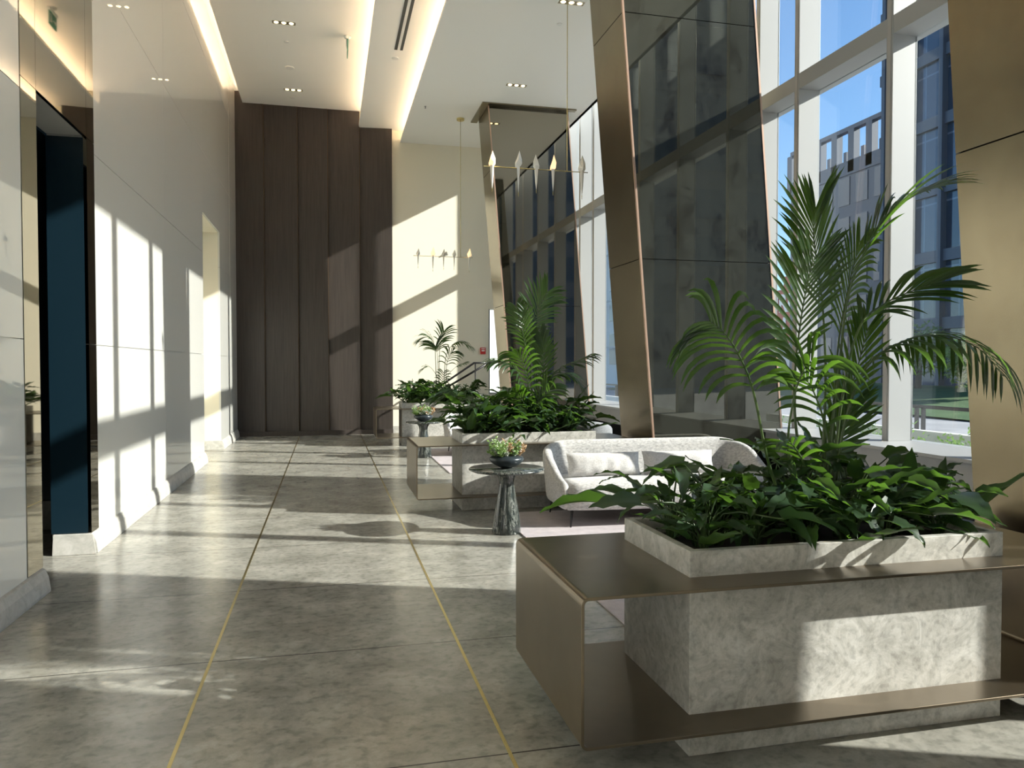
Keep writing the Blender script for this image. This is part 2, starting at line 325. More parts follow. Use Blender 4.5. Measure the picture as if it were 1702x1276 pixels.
for a, b_ in zip(edges[:-1], edges[1:]):
    y0 = a+(.085 if a in fins else 0); 
    if b_-y0 < .05: continue
    w_ = struct(MB().box(XG-.01, XG+.01, y0, b_, .79, 4.53).build('window_%d' % wi, 'glass')); wi += 1
    MB().box(XG-.01, XG+.01, y0, b_, 4.70, 7.9).build('upper_pane', 'glass', w_)
sbox('ceiling_glazing_head', 'frame_white', XC, XG+.12, YB, YF+.25, 8.55, 8.65); sbox('wall_glazing_pocket', 'frame_white', XC-.02, XC, YB, YF, 7.2, 8.6)

# ------------------------------------------------------------------ slanted columns
def column(y0, y1, label, mirror, lean=-.081, xb=3.432, top=6.36, wide=1.555, collar=True):
    t = thing('slanted_column', label, 'column', (xb, y0, 0))
    def X(z): return lean*z
    zs = [0, 2.62, 5.18, top]
    c = MB(); c.hexa([(.03,.02,0),(wide-.03,.02,0),(wide-.03,y1-y0-.02,0),(.03,y1-y0-.02,0)], [(.03+X(top),.02,top),(wide-.03+X(top),.02,top),(wide-.03+X(top),y1-y0-.02,top),(.03+X(top),y1-y0-.02,top)])
    c.build('core', 'dark_gap', t)
    D = y1-y0
    for a, b_ in zip(zs[:-1], zs[1:]):
        a_ = a+.004; bb = b_-.004
        MB().hexa([(X(a_)+.02,0,a_),(X(a_)+wide-.02,0,a_),(X(a_)+wide-.02,.018,a_),(X(a_)+.02,.018,a_)], [(X(bb)+.02,0,bb),(X(bb)+wide-.02,0,bb),(X(bb)+wide-.02,.018,bb),(X(bb)+.02,.018,bb)]).build('mirror_panel', mirror, t)
        MB().hexa([(X(a_)+.02,D-.018,a_),(X(a_)+wide-.02,D-.018,a_),(X(a_)+wide-.02,D,a_),(X(a_)+.02,D,a_)], [(X(bb)+.02,D-.018,bb),(X(bb)+wide-.02,D-.018,bb),(X(bb)+wide-.02,D,bb),(X(bb)+.02,D,bb)]).build('mirror_panel', mirror, t)
        for s_ in (0, 1):
            x0 = 0 if s_ == 0 else wide-.02
            MB().hexa([(X(a_)+x0,.018,a_),(X(a_)+x0+.02,.018,a_),(X(a_)+x0+.02,D-.018,a_),(X(a_)+x0,D-.018,a_)], [(X(bb)+x0,.018,bb),(X(bb)+x0+.02,.018,bb),(X(bb)+x0+.02,D-.018,bb),(X(bb)+x0,D-.018,bb)]).build('bronze_panel', 'bronze', t)
    for x0 in (-.002, wide-.018):
        MB().hexa([(x0,-.006,0),(x0+.02,-.006,0),(x0+.02,.02,0),(x0,.02,0)], [(x0+X(top),-.006,top),(x0+.02+X(top),-.006,top),(x0+.02+X(top),.02,top),(x0+X(top),.02,top)]).build('edge_strip', 'copper_edge', t)
    MB().hexa([(-.012,-.012,0),(wide+.012,-.012,0),(wide+.012,D+.012,0),(-.012,D+.012,0)], [(X(.62)-.012,-.012,.62),(X(.62)+wide+.012,-.012,.62),(X(.62)+wide+.012,D+.012,.62),(X(.62)-.012,D+.012,.62)]).build('base_shade', 'black', t)  # black sleeve added in place of the shadow around the column foot
    if collar:
        xm = X(H3); mb = MB(); z0, z1 = H3-.025, H3-.002; g = .13
        mb.box(xm-g, xm-.004, -g, D+g, z0, z1); mb.box(xm-.004, min(xm+wide+g, XC-xb-.06), -g, -.008, z0, z1)
        mb.build('ceiling_collar', 'bronze', t)
    return t
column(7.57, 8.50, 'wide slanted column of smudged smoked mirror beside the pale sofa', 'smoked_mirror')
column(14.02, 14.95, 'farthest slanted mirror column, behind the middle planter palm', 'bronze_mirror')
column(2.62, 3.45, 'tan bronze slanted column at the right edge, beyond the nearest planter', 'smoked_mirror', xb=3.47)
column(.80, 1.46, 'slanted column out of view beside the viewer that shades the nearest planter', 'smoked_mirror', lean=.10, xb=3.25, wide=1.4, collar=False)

# ------------------------------------------------------------------ planter benches
def planter(Y, label, rim_label=None):
    t = thing('planter_bench', label, 'planter', (1.335, Y, 0))
    W_, D_, H_ = 1.45, .66, .79
    mb = MB()
    # hollow stone box with mitred joint: outer, rim, inner well
    o_ = [(0,0),(W_,0),(W_,D_),(0,D_)]; k = .035; i_ = [(k,k),(W_-k,k),(W_-k,D_-k),(k,D_-k)]
    vs = [(x,y,0) for x,y in o_]+[(x,y,H_) for x,y in o_]+[(x,y,H_) for x,y in i_]+[(x,y,H_-.12) for x,y in i_]
    fs = [(0,3,2,1)]+[(a,(a+1)%4,4+(a+1)%4,4+a) for a in range(4)]+[(4+a,4+(a+1)%4,8+(a+1)%4,8+a) for a in range(4)]+[(8+a,8+(a+1)%4,12+(a+1)%4,12+a) for a in range(4)]+[(12,13,14,15)]
    mb.add(vs, fs).build('stone_box', 'stone', t, bevel=.003)
    # soil
    sv = []; sf = []; nx, ny = 24, 10
    for j in range(ny+1):
        for i in range(nx+1):
            x = k+.002+(W_-2*k-.004)*i/nx; y = k+.002+(D_-2*k-.004)*j/ny; sv.append((x, y, H_-.065+.018*noise.noise(Vector((x*9, y*9, Y)))))
    for j in range(ny):
        for i in range(nx): a = j*(nx+1)+i; sf.append((a,a+1,a+nx+2,a+nx+1))
    MB().add(sv, sf).build('soil', 'soil', t, smooth=True)
    # folded metal band: one continuous loop of plate, open front and back, pierced by the stone
    x0, x1, y0, y1, zb, zt, th, r = -.485, W_+.485, -.15, .80, .150, .690, .012, .028
    prof = []
    for cx_, cz_, a0 in ((x1-r, zb+r, -90), (x1-r, zt-r, 0), (x0+r, zt-r, 90), (x0+r, zb+r, 180)):
        for q_ in range(7):
            a = R(a0+15*q_); prof.append((math.cos(a), math.sin(a), cx_, cz_))
    outer = [(cx_+r*c, cz_+r*s_) for c, s_, cx_, cz_ in prof]; inner = [(cx_+(r-th)*c, cz_+(r-th)*s_) for c, s_, cx_, cz_ in prof]
    n_ = len(outer); vs = []
    for y in (y0, y1): vs += [(x, y, z) for x, z in outer]+[(x, y, z) for x, z in inner]
    fs = []
    for i in range(n_):
        j = (i+1) % n_
        fs += [(i, 2*n_+i, 2*n_+j, j), (n_+i, n_+j, 3*n_+j, 3*n_+i), (i, j, n_+j, n_+i), (2*n_+i, 3*n_+i, 3*n_+j, 2*n_+j)]
    MB().add(vs, fs).build('metal_band', 'bench_bronze', t, bevel=.002)
    return t
planter(2.65, 'nearest grey stone planter with a dark bronze wraparound bench band')
planter(7.73, 'middle stone planter with bronze bench band, behind the pedestal table')
planter(14.26, 'farthest stone planter with bronze bench band, near the cream end wall')

# ------------------------------------------------------------------ plants
def bez(pts, n):
    pts = [Vector(p) for p in pts]; P = [2*pts[0]-pts[1]]+pts+[2*pts[-1]-pts[-2]]; out = []
    seg = len(pts)-1
    for i in range(n+1):
        u = i/n*seg; k = min(int(u), seg-1); t = u-k; a, b_, c, d = P[k:k+4]
        out.append(.5*((2*b_)+(c-a)*t+(2*a-5*b_+4*c-d)*t*t+(3*b_-a-3*c+d)*t**3))
    return out
def leaf(mb, base, dirv, L, W_, droop, fold, rnd, wav=.015, lobed=True):
    """broad arrow-shaped leaf with folded blade, wavy rim, drooping tip"""
    d = dirv.normalized(); side = d.cross(Vector((0,0,1)))
    side = side.normalized() if side.length > .05 else Vector((1,0,0))
    side = (side+Vector((0,0,1))*rnd.uniform(-.55,.55)).normalized(); side = (side-d*side.dot(d)).normalized()
    n_ = 9; prof = [.0,.72,1.0,.86,.80,.70,.56,.40,.20,.0] if lobed else [.0,.5,.8,.97,1,.92,.76,.52,.26,.0]
    p = Vector(base); rows = []; ph = rnd.uniform(0, 6)
    for i in range(n_+1):
        t = i/n_; nrm = side.cross(d).normalized()
        if nrm.z < 0: nrm = -nrm
        w_ = W_*prof[i]*.5
        back = -d*(.16*L if (i == 1 and lobed) else 0)
        wz = wav*math.sin(ph+i*2.1); wz2 = wav*math.cos(ph+i*1.9)
        rows.append([p+side*w_+nrm*(w_*fold+wz)+back, p+side*w_*.5+nrm*(w_*.5*fold*.55)+back*.5, p.copy(), p-side*w_*.5+nrm*(w_*.5*fold*.55)+back*.5, p-side*w_+nrm*(w_*fold+wz2)+back])
        p = p+d*(L/n_); d = (d+Vector((0,0,-1))*droop/n_).normalized(); side = (side-d*side.dot(d)).normalized()
    vs = [q_ for r_ in rows for q_ in r_]; fs = []
    for i in range(n_):
        for j in range(4): a = i*5+j; fs.append((a, a+1, a+6, a+5))
    mb.add(vs, fs)
def philodendron_proto(seed, nl, h=.30, L=.27, lo=.55, hi=1.40):
    rnd = random.Random(seed); lv = MB(); st = MB()
    for i in range(nl):
        a = i*2.399+rnd.uniform(-.3,.3); el = rnd.uniform(lo, hi); hl = h*rnd.uniform(.45,1.2)
        out = Vector((math.cos(a)*math.cos(el), math.sin(a)*math.cos(el), math.sin(el)))
        p0 = Vector((math.cos(a)*.015, math.sin(a)*.015, -.02)); p1 = p0+Vector((0,0,1))*hl*.35+out*hl*.25; p2 = p0+out*hl
        pts = bez([p0, p1, p2], 6); st.tube(pts, [.005,.005,.0045,.004,.004,.0035,.003], 6)
        dd = Vector((math.cos(a+rnd.uniform(-.5,.5)), math.sin(a+rnd.uniform(-.5,.5)), rnd.uniform(-.25,.9)))
        leaf(lv, p2, dd, L*rnd.uniform(.75,1.25), L*rnd.uniform(.30,.44), rnd.uniform(.2,1.2), rnd.uniform(.1,.8), rnd, wav=.007)
    return lv, st
protos = []
def place_philo(k, loc, rz, sc, label, group):
    if k >= len(protos):
        t = thing('philodendron', label, 'plant', loc, rz, group); lv, st = philodendron_proto(11+k*7, 19+(k%3)*2, .33+.05*(k%2), .215) if k < 5 else philodendron_proto(71, 8, .36, .28, .25, .75)
        lv.build('foliage', 'philodendron_leaf', t, smooth=True); st.build('stalks', 'stalk_green', t, smooth=True); protos.append(t); t.scale = (sc,)*3; return t
    return dup(protos[k], loc, rz, sc, label, group)
rp = random.Random(5)
for pi, (Y, nm) in enumerate(((2.65, 'nearest'), (7.73, 'middle'), (14.26, 'farthest'))):
    label = 'broad dark-leaved philodendron growing in the %s stone planter, around the palm' % nm; grp = 'philodendrons filling the %s planter' % nm
    k = 0
    for row, yy in enumerate((.21, .34, .48)):
        for i in range(6 if row != 1 else 5):
            xx = .17+1.11*(i+(.0 if row != 1 else .5))/5+rp.uniform(-.04,.04)
            place_philo(k % 5, (1.335+xx, Y+yy+rp.uniform(-.03,.03), .725), rp.uniform(0, 6.28), (rp.uniform(.85,1.12) if row else rp.uniform(.72,.92))*((.80 if xx < .62 else 1) if Y < 5 else 1.12), label, grp); k += 1
    for xx, yy in ((.20,.30), (.85,.22), (1.26,.32)): place_philo(5, (1.335+xx, Y+yy, .725), rp.uniform(0, 6.28), rp.uniform(.9,1.1), label, grp)

def frond(root, pts, nst, n, L, spread=.9, droop=.5, side=None, width=.016, name='frond', seed=0, sag=None):
    """pts: stalk then blade; nst = index of point where the blade begins"""
    rnd = random.Random(seed+len(pts)*13+n)
    N = 30; P = bez(pts, N); k0 = int(N*nst/(len(pts)-1))
    st = MB().tube(P, [.0075-.0062*i/N for i in range(N+1)], 6)
    lv = MB()
    n = int(n*1.35)
    for j in range(n):
        t = (j+.5)/n; u = k0+(N-k0)*t; a = min(int(u), N-1); p = P[a].lerp(P[a+1], u-a); tg = (P[a+1]-P[a]).normalized()
        sd = Vector(side) if side else tg.cross(Vector((0,0,1)))
        sd = (sd-tg*sd.dot(tg)).normalized()
        ll = L*(.45+.75*math.sin(math.pi*(.12+.80*t)))*rnd.uniform(.88,1.1)
        for s_ in (-1, 1):
            d = (sd*s_*spread+tg*(.55+.9*t)+Vector((rnd.uniform(-.06,.06), rnd.uniform(-.06,.06), rnd.uniform(-.02,.10)))).normalized()
            up_ = sd.cross(tg).normalized(); 
            q_ = p.copy(); sgm = 7; rows = []
            for i in range(sgm+1):
                f = i/sgm; wd = width*(math.sin(math.pi*min(1, (.10+.62*f)))**.8)*(1 if f < .75 else (1-f)/.25+.02)
                wv = d.cross(up_); wv = wv.normalized() if wv.length > 1e-3 else tg
                rows += [q_-wv*wd*.5, q_+up_*(-.18*wd), q_+wv*wd*.5]
                q_ = q_+d*ll/sgm; d = (d+Vector((0,0,-1))*droop*(.4+f*1.2)/sgm).normalized()
            lv.add(rows, [(i*3+c, i*3+c+1, i*3+c+4, i*3+c+3) for i in range(sgm) for c in (0, 1)])
    o = lv.build(name, 'palm_leaf', root, smooth=True); st.build('rachis', 'stalk_green', o, smooth=True)
    # children of a rooted thing must be local to it
    return o
def palm(label, base, fronds, L, width):
    t = thing('kentia_palm', label, 'palm', base)
    b = Vector(base)
    for i, (pl, nst, n, k, spread, droop, side) in enumerate(fronds):
        pts = [at(x, y, Y)-b for x, y, Y in pl]
        frond(t, pts, nst, n, L*k, spread, droop, side, width, seed=i*3)
    return t
A = 2.98
palm('tall feathery kentia palm rising from the nearest planter in front of the windows', (2.06, A, .73), [
  ([(1342,838,A),(1322,700,A),(1322,610,A),(1330,540,2.95),(1340,480,2.92),(1352,430,2.88)], 2, 13, .95, 1.0, .45, (1,.25,.1)),
  ([(1362,838,A),(1372,650,A+.05),(1368,520,A+.08),(1358,440,A+.1),(1352,385,A+.08),(1356,345,A+.05)], 2, 15, 1.0, .85, .35, (1,.45,.1)),
  ([(1372,838,A),(1392,640,A),(1408,500,A-.05),(1432,430,A-.1),(1460,375,A-.13),(1500,335,A-.1),(1560,305,A-.05)], 3, 13, 1.05, .45, .7, (.3,1,.2)),
  ([(1382,838,A),(1405,700,A-.02),(1440,610,A-.05),(1500,568,A-.1),(1560,556,A-.1),(1625,578,A-.08),(1668,625,A-.05)], 2, 15, 1.05, .9, 3.2, (.45,1,.0)),
  ([(1300,838,A),(1275,760,A-.05),(1252,650,A-.1),(1228,590,A-.15),(1203,552,A-.17),(1180,534,A-.15)], 2, 10, .85, 1.15, 3.0, (1,-.5,.0)),
  ([(1325,838,A),(1310,740,A-.03),(1320,660,A-.08),(1336,615,A-.12),(1352,595,A-.15)], 2, 5, .9, 1.1, 2.6, (1,-.3,.1)),
  ([(1378,838,A),(1392,740,A+.15),(1408,670,A+.2),(1428,600,A+.22),(1442,545,A+.2)], 1, 13, .75, .8, .25, (1,.2,0)),
  ([(1362,838,A),(1378,770,A+.1),(1400,720,A+.12),(1418,670,A+.12)], 1, 10, .75, .65, .1, (1,.1,0)),
  ([(1380,838,A),(1400,660,A+.05),(1428,545,A),(1470,505,A+.05),(1520,482,A+.05),(1560,470,A)], 2, 10, .95, .35, .6, (.2,.6,.8)),
  ([(1352,838,A),(1340,780,A-.05),(1318,740,A-.1),(1300,735,A-.12)], 1, 6, .5, .8, 1.2, (.4,-.8,.2)),
  ([(1368,838,A),(1385,680,A+.12),(1395,560,A+.2),(1412,470,A+.22),(1430,400,A+.2)], 2, 14, .8, .9, 1.3, (.9,.5,.1)),
  ([(1366,838,A),(1372,720,A-.05),(1352,650,A-.1),(1330,620,A-.1)], 1, 7, .7, .8, 1.8, (.6,-.7,.1)),
], .30, .0205)
B = 8.06
palm('kentia palm in the middle planter in front of the far mirror column', (2.2, B, .73), [
  ([(890,715,B),(882,620,B),(884,560,B),(893,520,B),(910,485,B)], 2, 13, .95, .9, .9, (1,.3,0)),
  ([(885,715,B),(878,640,B),(874,580,B-.05),(866,540,B-.05),(858,510,B)], 2, 11, .6, .8, .9, (.8,-.5,0)),
  ([(895,715,B),(898,660,B),(915,632,B-.1),(942,622,B-.1),(966,640,B-.1)], 1, 13, .85, .7, 2.2, (.3,1,0)),
  ([(895,715,B),(905,640,B),(930,613,B+.1),(960,600,B+.1),(980,590,B+.1)], 1, 12, .7, .6, 1.6, (.2,1,.2)),
  ([(884,715,B),(874,650,B),(858,615,B-.1),(838,602,B-.1),(822,600,B-.1)], 1, 11, .75, .8, 1.9, (.3,1,.2)),
  ([(890,715,B),(900,640,B-.05),(904,590,B-.05),(898,555,B-.05)], 1, 12, .6, .6, .4, (1,-.2,0)),
  ([(886,715,B),(880,650,B-.1),(868,600,B-.15),(852,585,B-.2)], 1, 11, .7, .9, 1.8, (.8,-.6,.2)),
  ([(880,715,B),(888,680,B-.15),(905,655,B-.2),(918,640,B-.2)], 1, 9, .65, .8, 1.6, (.8,-.5,.2)),
  ([(884,715,B),(876,680,B-.1),(860,655,B-.15),(848,650,B-.2)], 1, 9, .65, .8, 1.6, (.6,-.6,.3)),
  ([(892,715,B),(890,640,B+.15),(892,590,B+.2),(884,560,B+.25)], 1, 10, .7, .9, .9, (1,.1,0)),
], .34, .025)
C_ = 14.6
palm('small distant kentia palm with thin bare stems in the farthest planter', (2.15, C_, .73), [
  ([(726,664,C_),(724,600,C_),(722,575,C_),(714,560,C_),(700,563,C_)], 2, 9, 1.0, .8, 1.3, (.3,1,.2)),
  ([(731,664,C_),(730,600,C_),(732,572,C_),(736,558,C_),(738,550,C_)], 2, 7, .8, .7, 1.2, (1,.2,0)),
  ([(737,664,C_),(740,600,C_),(748,578,C_),(762,569,C_),(782,575,C_)], 2, 11, .8, .7, 2.2, (.3,1,0)),
  ([(741,664,C_),(742,610,C_),(748,590,C_),(752,585,C_)], 1, 8, .8, .8, 2.2, (.8,-.5,0)),
  ([(733,664,C_),(728,630,C_),(715,610,C_),(704,612,C_)], 2, 6, .6, .8, 1.2, (.3,1,0)),
  ([(739,664,C_),(742,630,C_),(755,612,C_),(771,603,C_)], 2, 7, .6, .7, 1.2, (.3,1,0)),
  ([(728,664,C_),(728,610,C_),(726,585,C_),(724,575,C_)], 2, 8, 1.0, .8, 1.8, (1,-.2,0)),
  ([(734,664,C_),(735,640,C_),(737,618,C_)], 1, 5, .55, .9, 1.8, (.8,-.4,0)),
], .34, .021)

# ------------------------------------------------------------------ tables with bowls
def pedestal(loc, rt_, label, bl_label, seed):
    t = thing('pedestal_table', label, 'table', loc)
    MB().lathe([(.001,.555),(rt_-.02,.556),(rt_,.566),(rt_+.003,.571),(rt_-.003,.580),(.001,.581)], seg=64).build('tabletop', 'marble_dark', t, smooth=True)
    MB().lathe([(.125,0),(.130,.01),(.126,.06),(.112,.16),(.094,.27),(.077,.37),(.068,.43),(.067,.46),(.074,.495),(.095,.53),(.125,.5555)], seg=48).build('pedestal', 'marble_dark', t, smooth=True)
    g = thing('succulent_bowl', bl_label, 'potted plant', (loc[0], loc[1], .582))
    MB().lathe([(.001,0),(.045,0),(.055,.004),(.10,.024),(.140,.052),(.155,.076),(.150,.092),(.130,.106),(.108,.113),(.098,.110),(.105,.100),(.001,.098)], seg=48).build('bowl', 'bowl_black', g, smooth=True)
    rnd = random.Random(seed)
    for nm, mt, cx, n_ in (('green_rosettes', 'succulent_leaf', -.03, 60), ('grey_sprigs', 'succulent_grey', 0, 44), ('russet_sprigs', 'succulent_red', .05, 20)):
        mb = MB()
        for i in range(n_):
            a = rnd.uniform(0, 6.28); r_ = .105*math.sqrt(rnd.random()); hh = rnd.uniform(.05,.19)*(1-r_*3) if mt != 'succulent_grey' else rnd.uniform(.02,.10)
            c = Vector((cx+r_*math.cos(a), r_*math.sin(a), .10)); tip = c+Vector((math.cos(a)*.05, math.sin(a)*.05, hh))
            mb.tube([c, c.lerp(tip, .5)+Vector((0,0,.006)), tip], [.0022,.002,.0015], 5)
            for k in range(16):
                b2 = k*2.4; f = rnd.uniform(.25, 1); p = c.lerp(tip, f); d = Vector((math.cos(b2), math.sin(b2), rnd.uniform(-.1,.9))).normalized()
                s_ = d.orthogonal().normalized(); L = rnd.uniform(.018,.036)
                mb.add([p, p+d*L*.5+s_*L*.32, p+d*L, p+d*L*.5-s_*L*.32, p+d*L*.5+d.cross(s_)*L*.14], [(0,1,4),(1,2,4),(2,3,4),(3,0,4)])
        mb.build(nm, mt, g, smooth=False)
    return t
pedestal((1.545, 6.62, 0), .335, 'nearer black marble pedestal side table to the left of the pale sofa', 'low black bowl of green and russet succulents on the nearer pedestal table', 3)
pedestal((1.50, 12.35, 0), .285, 'farther black marble pedestal table in front of the farthest planter', 'low black bowl of small succulents on the farther pedestal table', 8)

# ------------------------------------------------------------------ sofa
def sofa(loc, rz, W_, D_, label, fab='fabric', pil=True, group=None, hback=.74, name='sofa', cat='sofa'):
    t = thing(name, label, cat, loc, rz, group)
    # U shaped shell
    path = []; r = .30; hw = W_/2
    def add(x, y, nx, ny, u): path.append((x, y, nx, ny, u))
    for i in range(6): add(-hw, -D_/2+(D_-r)*i/6, -1, 0, .62*i/6)
    for i in range(9):
        a = R(180-90*i/8); add(-hw+r+r*math.cos(a), D_/2-r+r*math.sin(a), math.cos(a), math.sin(a), .62+.38*i/8)
    nb = 12
    for i in range(1, nb): add(-hw+r+(W_-2*r)*i/nb, D_/2, 0, 1, 1)
    for i in range(9):
        a = R(90-90*i/8); add(hw-r+r*math.cos(a), D_/2-r+r*math.sin(a), math.cos(a), math.sin(a), 1-.38*i/8)
    for i in range(5, -1, -1): add(hw, -D_/2+(D_-r)*i/6, 1, 0, .62*i/6)
    rows = []
    for x, y, nx, ny, u in path:
        hz = .43+(hback-.43)*(u*u*(3-2*u)); th = .085+.03*u; base = .17
        fl = .05*u  # flare outwards
        prof = [(-.035, base), (-.006, base+.03), (.0, base+.14), (.0+fl*.4, hz*.65), (fl, hz-.05), (fl-.012, hz-.015), (fl-.045, hz), (fl-th+.02, hz-.012), (fl-th, hz-.05), (fl-th-.015, hz*.65), (-th-.03, .36), (-th-.03, base+.01)]
        rows.append([(x+nx*a, y+ny*a, z) for a, z in prof])
    n_ = len(rows[0]); vs = [q_ for r_ in rows for q_ in r_]; fs = []
    for i in range(len(rows)-1):
        for j in range(n_): fs.append((i*n_+j, (i+1)*n_+j, (i+1)*n_+(j+1)%n_, i*n_+(j+1)%n_))
    fs += [tuple(range(n_)), tuple((len(rows)-1)*n_+j for j in range(n_))[::-1]]
    MB().add(vs, fs).build('back_and_arms', fab, t, smooth=True, sub=1)
    # seat with softly bowed front
    xs = hw-.07; vs = []; nx_ = 16; prof = [(D_/2-.10, .18), (-D_/2+.0, .175), (-D_/2-.03, .20), (-D_/2-.045, .33), (-D_/2-.03, .395), (-D_/2+.02, .418), (-D_/2+.3, .425), (D_/2-.12, .415)]
    for i in range(nx_+1):
        x = -xs+2*xs*i/nx_; e = 1-abs(x/xs)**6; bow = -.03*(1-(x/xs)**2)
        for k, (y, z) in enumerate(prof):
            yy = y+(bow if k in (1,2,3,4,5) else 0)+(.03*(1-e) if k in (1,2,3,4,5) else 0); vs.append((x, yy, z-(.02*(1-e) if z > .3 else 0)))
    n_ = len(prof); fs = [(i*n_+j, i*n_+(j+1)%n_, (i+1)*n_+(j+1)%n_, (i+1)*n_+j) for i in range(nx_) for j in range(n_)]
    fs += [tuple(range(n_))[::-1], tuple(nx_*n_+j for j in range(n_))]
    MB().add(vs, fs).build('seat', fab, t, smooth=True, bevel=0)
    for sx in (-1, 1):
        for sy in (-1, 1):
            x, y = sx*(hw-.12), sy*(D_/2-.08)
            MB().tube([(x+sx*.02, y+sy*.02, 0), (x, y, .18)], [.008, .014], 10).build('leg', 'steel_dark', t, smooth=True)
    return t
def pillow(loc, rz, tilt, w_, h_, d_, label, seed):
    vs = []; fs = []; nx, nz = 28, 12
    for s_ in (-1, 1):
        for j in range(nz+1):
            for i in range(nx+1):
                u = -1+2*i/nx; v = -1+2*j/nz; e = max(0, (1-abs(u)**3.2))*max(0, (1-abs(v)**2.6))
                wr = .010*noise.noise(Vector((u*5+seed, v*1.3, s_)))*(1-v*.3)
                x = u*w_/2*(1-.035*(1-abs(v))*abs(u)**4); z = v*h_/2*(1-.06*(1-abs(u)))+h_/2
                vs.append((x, s_*(d_/2*e**.55+wr*(e**.3)), z+.006*noise.noise(Vector((u*6, seed, 0)))))
    o = (nx+1)*(nz+1)
    for k in (0, 1):
        for j in range(nz):
            for i in range(nx):
                a = k*o+j*(nx+1)+i; q_ = (a, a+1, a+nx+2, a+nx+1); fs.append(q_ if k == 0 else q_[::-1])
    b = MB().add(vs, fs).build('lumbar_pillow', 'fabric_pillow', smooth=True)
    b.location = loc; b.rotation_euler = (tilt, 0, rz); return tag(b, label, 'pillow')
sofa((3.16, 6.98, 0), R(-1.5), 2.20, .86, 'pale grey curved two-seat sofa on the rug beside the nearer pedestal table')
pillow((2.60, 6.96, .425), R(-1.5), R(-16), .74, .23, .14, 'light grey lumbar pillow, the left one on the nearer sofa', 1.3)
pillow((3.38, 6.95, .425), R(-3), R(-16), .74, .23, .14, 'light grey lumbar pillow, the right one on the nearer sofa', 7.9)
sofa((2.95, 12.62, 0), R(-1.5), 2.1, .86, 'pale sunlit sofa farther down the hall in front of the farthest planter')
sofa((3.45, 10.15, 0), R(160), .80, .74, 'grey armchair between the middle planter and the smudged mirror column', fab='fabric_grey', name='armchair', cat='armchair')
tag(MB().box(1.65, 4.55, 3.75, 7.45, 0.001, .013).build('rug', 'rug', bevel=.004), 'pinkish grey rug under the nearer sofa', 'rug')
tag(MB().box(1.62, 4.5, 10.4, 13.5, 0.001, .013).build('rug', 'rug', bevel=.004), 'pinkish grey rug under the farther sofa', 'rug')

# ------------------------------------------------------------------ perch pendants
def pendant(Y, label, birds, side_bird=False):
    t = thing('pendant_lamp', label, 'pendant lamp', (2.56, Y, 3.62))
    MB().lathe([(.001,H3-3.62),(.075,H3-3.62),(.075,H3-3.62-.035),(.070,H3-3.62-.04),(.001,H3-3.62-.04)], seg=32).build('canopy', 'brass', t, smooth=False)
    MB().tube([(0,0,0),(0,0,H3-3.62-.03)], .0045, 8).build('rod', 'brass', t, smooth=True)
    MB().tube([(-.93,0,.0),(.24,0,-.004)], .005, 8).build('perch_bar', 'brass', t, smooth=True)
    for i, (x, tw, lit, sc) in enumerate(birds):
        b = MB(); ca, sa = math.cos(tw), math.sin(tw)
        def rot(p): return (x+(p[0]*ca-p[1]*sa)*sc, (p[0]*sa+p[1]*ca)*sc, p[2]*sc)
        # folded body: beak up, chest forward, wings closing at the bar
        ring = [(0,-.014,.165),(.030,-.020,.085),(.040,.0,.030),(.026,.020,.0),(0,.040,.055),(-.026,.020,.0),(-.040,.0,.030),(-.030,-.020,.085)]
        vs = [rot(p) for p in ring]+[rot((0,-.045,.035)), rot((0,.012,.105)), rot((0,0,-.008))]
        fs = [(0,1,8),(1,2,8),(8,2,10),(2,3,10),(3,4,10),(4,5,10),(5,6,10),(6,8,10),(6,7,8),(7,0,8),(0,9,1),(1,9,2),(2,9,3),(3,9,4),(4,9,5),(5,9,6),(6,9,7),(7,9,0)]
        bo = b.add(vs, fs).build('bird_shade', 'bird_lit' if lit else 'bird_paper', t)
        tl = [(0,-.018,.02),(.024,0,.012),(0,.016,.02),(-.024,0,.012),(0,-.010,-.14),(.013,0,-.15),(0,.010,-.14),(-.013,0,-.15)]
        MB().add([rot(p) for p in tl]+[rot((0,0,-.245))], [(0,1,5,4),(1,2,6,5),(2,3,7,6),(3,0,4,7),(4,5,8),(5,6,8),(6,7,8),(7,4,8)]).build('bird_tail', 'bird_paper', bo)
        MB().tube([rot((0,0,-.235)), rot((0,0,-.275))], [.004, .002], 6).build('tail_tip', 'brass', bo)
    if side_bird:
        MB().add([(-.44,0,-.03),(-.43,.02,.0),(-.28,.03,.10),(-.25,0,.03),(-.28,-.03,.10),(-.36,0,-.005)], [(0,1,3),(1,2,3),(0,3,4),(0,4,1),(1,4,2),(2,4,3),(0,5,3)]).build('bird_shade', 'bird_paper', t)
    return t
pendant(8.05, 'nearer brass perch pendant with paper birds, hanging in front of the mirror columns', [(-.84,.2,1,1.0),(-.55,.7,0,1.12),(-.35,-.7,0,.95),(-.16,.4,1,1.0),(.17,0,0,1.1)])
pendant(14.95, 'farther brass perch pendant with paper birds against the cream end wall', [(-.84,1.4,0,.9),(-.55,1.3,1,1.1),(-.34,1.5,0,.95),(-.13,1.4,0,.95),(.17,1.3,1,1.1)], True)

